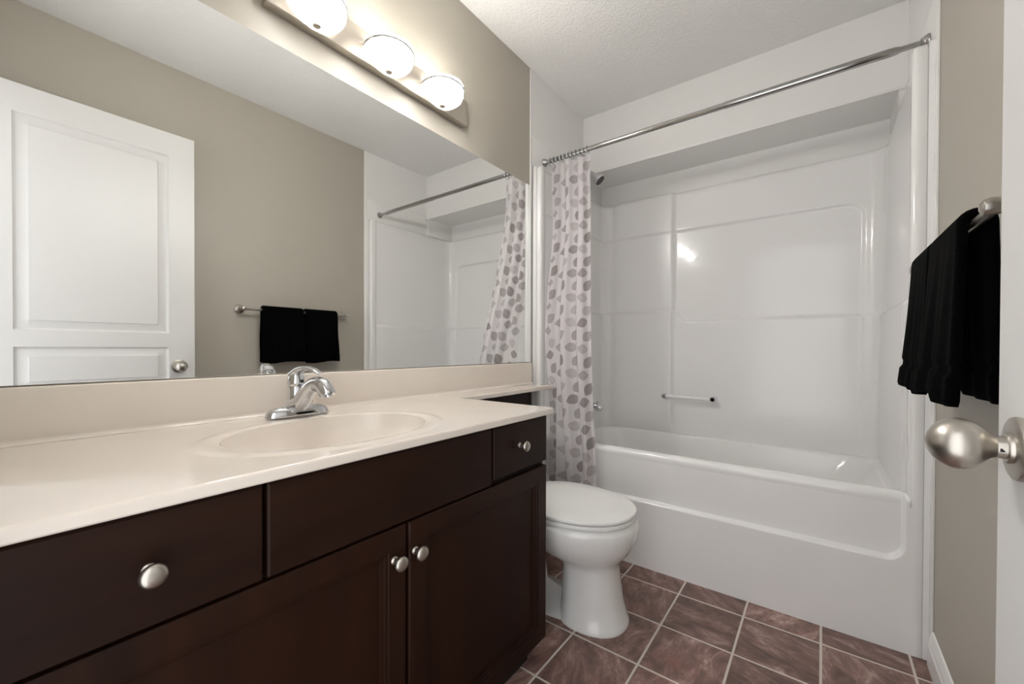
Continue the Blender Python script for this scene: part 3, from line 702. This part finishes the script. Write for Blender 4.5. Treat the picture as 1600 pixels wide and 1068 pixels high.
# ------------------------------------------------------------------ toilet
TY = 1.368
def toilet():
    t = thing('toilet', 'white two piece toilet with closed lid between the vanity and the tub', 'toilet', (0.4, TY, 0))
    def egg(xb, xf, hw, z, n=48, p=2.0, nose=0.56):
        xm = lerp(xb, xf, 1 - nose)
        out = []
        for k in range(n):
            a = 2 * PI * k / n; c_, s_ = math.cos(a), math.sin(a)
            L_ = (xf - xm) if c_ > 0 else (xm - xb); e = 2 / p
            out.append((xm + L_ * math.copysign(abs(c_) ** e, c_), TY + hw * math.copysign(abs(s_) ** e, s_), z))
        return out
    b = MB(); rows = []
    for (xb, xf, hw, z, p) in ((.455, .700, .116, 0.0, 2.3), (.455, .700, .116, 0.010, 2.3), (.460, .694, .111, .018, 2.3), (.465, .678, .102, .08, 2.4), (.468, .668, .097, .15, 2.4), (.468, .664, .097, .195, 2.4),
                               (.45, .668, .102, .212, 2.3), (.40, .682, .124, .232, 2.2), (.345, .702, .152, .256, 2.1), (.30, .721, .176, .290, 2.1), (.275, .731, .189, .325, 2.1), (.27, .732, .191, .350, 2.1), (.27, .727, .188, .363, 2.1), (.28, .712, .176, .370, 2.1)):
        rows.append(egg(xb, xf, hw, z, 56, p))
    b.grid(rows, closed_u=True); b.add(rows[-1], [tuple(range(56))]); b.add(rows[0], [tuple(range(56))])
    # foot and trapway towards the wall
    rows = [egg(.12, .58, .108, 0.0, 48, 3), egg(.12, .58, .108, .010, 48, 3), egg(.125, .56, .092, .018, 48, 3), egg(.14, .45, .055, .032, 48, 2.6), egg(.15, .375, .042, .06, 48, 2.6), egg(.15, .355, .040, .20, 48, 2.6), egg(.13, .38, .050, .27, 48, 2.6), egg(.06, .50, .10, .31, 48, 3), egg(.05, .48, .12, .355, 48, 3.2), egg(.05, .48, .118, .366, 48, 3.2)]
    b.grid(rows, closed_u=True); b.add(rows[-1], [tuple(range(48))]); b.add(rows[0], [tuple(range(48))])
    b.build('bowl', M_porc, t, 55)
    def slab(z0, z1, xb, xf, hw, rnd, dome=0.0):
        b = MB(); rows = []
        for q, z in ((rnd, z0), (rnd * .3, z0 + rnd * .3), (0, z0 + rnd), (0, z1 - rnd), (rnd * .3, z1 - rnd * .3), (rnd, z1), (rnd + .06, z1 + dome), (rnd + .12, z1 + dome * 1.3)):
            rows.append(egg(xb + q, xf - q, hw - q, z, 64, 2.15))
        b.grid(rows, closed_u=True); b.add(rows[-1], [tuple(range(64))]); b.add(rows[0], [tuple(range(64))]); return b
    slab(0.3705, 0.386, .262, .722, .186, .004).build('seat', M_seat, t, 50)
    slab(0.3885, 0.403, .255, .724, .188, .005, 0.0015).build('lid', M_seat, t, 50)
    for s_ in (-1, 1): MB().box(.262, .292, TY + s_ * .075 - .016, TY + s_ * .075 + .016, .3705, .400, .005, 3).build('hinge_cap', M_seat, t)
    # tank
    b = MB(); rows = []
    for z, g in ((.366, -.022), (.372, -.014), (.39, -.008), (.50, -.003), (.655, 0)):
        x0, x1, y0, y1, r = .027 - g * .3, .225 + g, TY - .205 - g, TY + .205 + g, .03; pts = []
        for cx, cy, a0 in ((x1 - r, y1 - r, 0), (x0 + r, y1 - r, PI / 2), (x0 + r, y0 + r, PI), (x1 - r, y0 + r, 1.5 * PI)):
            for k in range(7): a = a0 + PI / 2 * k / 6; pts.append((cx + r * math.cos(a), cy + r * math.sin(a), z))
        rows.append(pts)
    b.grid(rows, closed_u=True); b.add(rows[0], [tuple(range(28))]); b.add(rows[-1], [tuple(range(28))])
    tk = b.build('tank', M_porc, t, 50)
    MB().box(.0235, .240, TY - .216, TY + .216, .655, .688, .010, 4).build('tank_lid', M_porc, t)
    lv = MB().tube([(.225, TY - .15, .60), (.240, TY - .15, .60), (.246, TY - .135, .598), (.246, TY - .085, .590)], [.011, .008, .006, .006], 12)
    lv.build('flush_lever', M_chrome, tk)
toilet()

# ------------------------------------------------------------------ towel bar and towels
TBX, TBZ = W - 0.066, 1.195
def towel_bar():
    t = thing('towel_bar', 'nickel towel bar on the beige wall holding two black towels', 'towel bar', (W, 1.275, TBZ))
    MB().tube([(TBX, 0.955, TBZ), (TBX, 1.598, TBZ)], 0.0080, 16).build('bar', M_nickel, t)
    for y in (0.955, 1.598):
        p = MB().tube([(W - 0.012, y, TBZ), (TBX + 0.016, y, TBZ), (TBX + .006, y, TBZ), (TBX - 0.006, y, TBZ), (TBX - 0.015, y, TBZ), (TBX - .019, y, TBZ)], [0.012, 0.0100, 0.0120, 0.0140, 0.0120, 0.006], 20).build('post', M_nickel, t)
        MB().lathe([(0, 0), (0.027, 0), (0.0275, 0.004), (0.025, 0.008), (0.019, 0.0105), (0.013, 0.016)], (W, y, TBZ), (-1, 0, 0), 28).build('rosette', M_nickel, p)
towel_bar()

def towel(y0, y1, zf, zb_, label, seed):
    rnd = random.Random(seed); ph = [rnd.uniform(0, 6.28) for _ in range(6)]
    th = 0.0085; ny = 40; prof = []
    # centre line: front hem -> over the bar -> back hem, with the dobby band pinched
    nf = 34
    for k in range(nf + 1): prof.append(('f', k / nf))
    for k in range(1, 9): prof.append(('t', k / 9))
    for k in range(nf + 1): prof.append(('b', k / nf))
    rr = 0.0172
    def cen(tag_, q, v):
        y = lerp(y0, y1, v)
        if tag_ == 'f':
            z = lerp(zf, TBZ, q); fl = (1 - q)
            x = TBX - rr - 0.020 * fl ** 1.2 * (0.55 + 0.75 * v) + 0.0045 * math.sin(v * 13 + ph[0]) * fl + 0.003 * math.sin(v * 29 + ph[1] + q * 2) * fl
            y += (0.004 * fl * (v - .5) * 2) + 0.0015 * math.sin(q * 9 + ph[2])
            z += (0.004 * math.sin(v * 7 + ph[3]) - 0.008 * (1 - v)) * (fl ** 3)
            return Vector((x, y, z)), Vector((-1, 0, 0.0))
        if tag_ == 't':
            a = PI * (1 - q); return Vector((TBX + rr * math.cos(a), y, TBZ + rr * math.sin(a))), Vector((math.cos(a), 0, math.sin(a)))
        z = lerp(TBZ, zb_, q)
        x = min(TBX + rr + 0.012 * q + 0.003 * math.sin(v * 17 + ph[4]) * q, W - 0.014)
        return Vector((x, y + 0.0015 * math.sin(q * 8 + ph[5]), z)), Vector((1, 0, 0))
    def thick(tag_, q, v):
        if tag_ == 't': t_ = 1.0
        else:
            d = (q if tag_ == 'f' else 1 - q) * 0.33
            t_ = 1.25 if d < 0.055 else (0.62 if d < 0.075 else 1.0)
            if d < 0.004: t_ = 0.85
        e = min(v, 1 - v) / 0.03
        return th * t_ * (0.55 + 0.45 * math.sqrt(min(1, max(0, 1 - (1 - min(1, e)) ** 2))))
    b = MB(); outer, inner = [], []
    for tg, q in prof:
        ro, ri = [], []
        for j in range(ny + 1):
            v = j / ny; c_, n_ = cen(tg, q, v); t_ = thick(tg, q, v)
            ro.append(c_ + n_ * t_); ri.append(c_ - n_ * t_ * (0.75 if tg != 't' else 0.8))
        outer.append(ro); inner.append(ri)
    b.grid(outer); b.grid(inner, flip=True)
    for s_ in (0, -1): b.grid([[r[s_] for r in outer], [r[s_] for r in inner]])
    for s_ in (0, -1): b.grid([outer[s_], inner[s_]])
    o = b.build('hand_towel', M_towel, None, 70)
    tag(o, label, 'towel', 'black towels on the towel bar'); return o
towel(1.052, 1.292, 0.882, 0.880, 'black terry towel on the bar nearer the open door', 3)
towel(1.304, 1.520, 0.878, 0.888, 'black terry towel on the bar nearer the tub', 11)
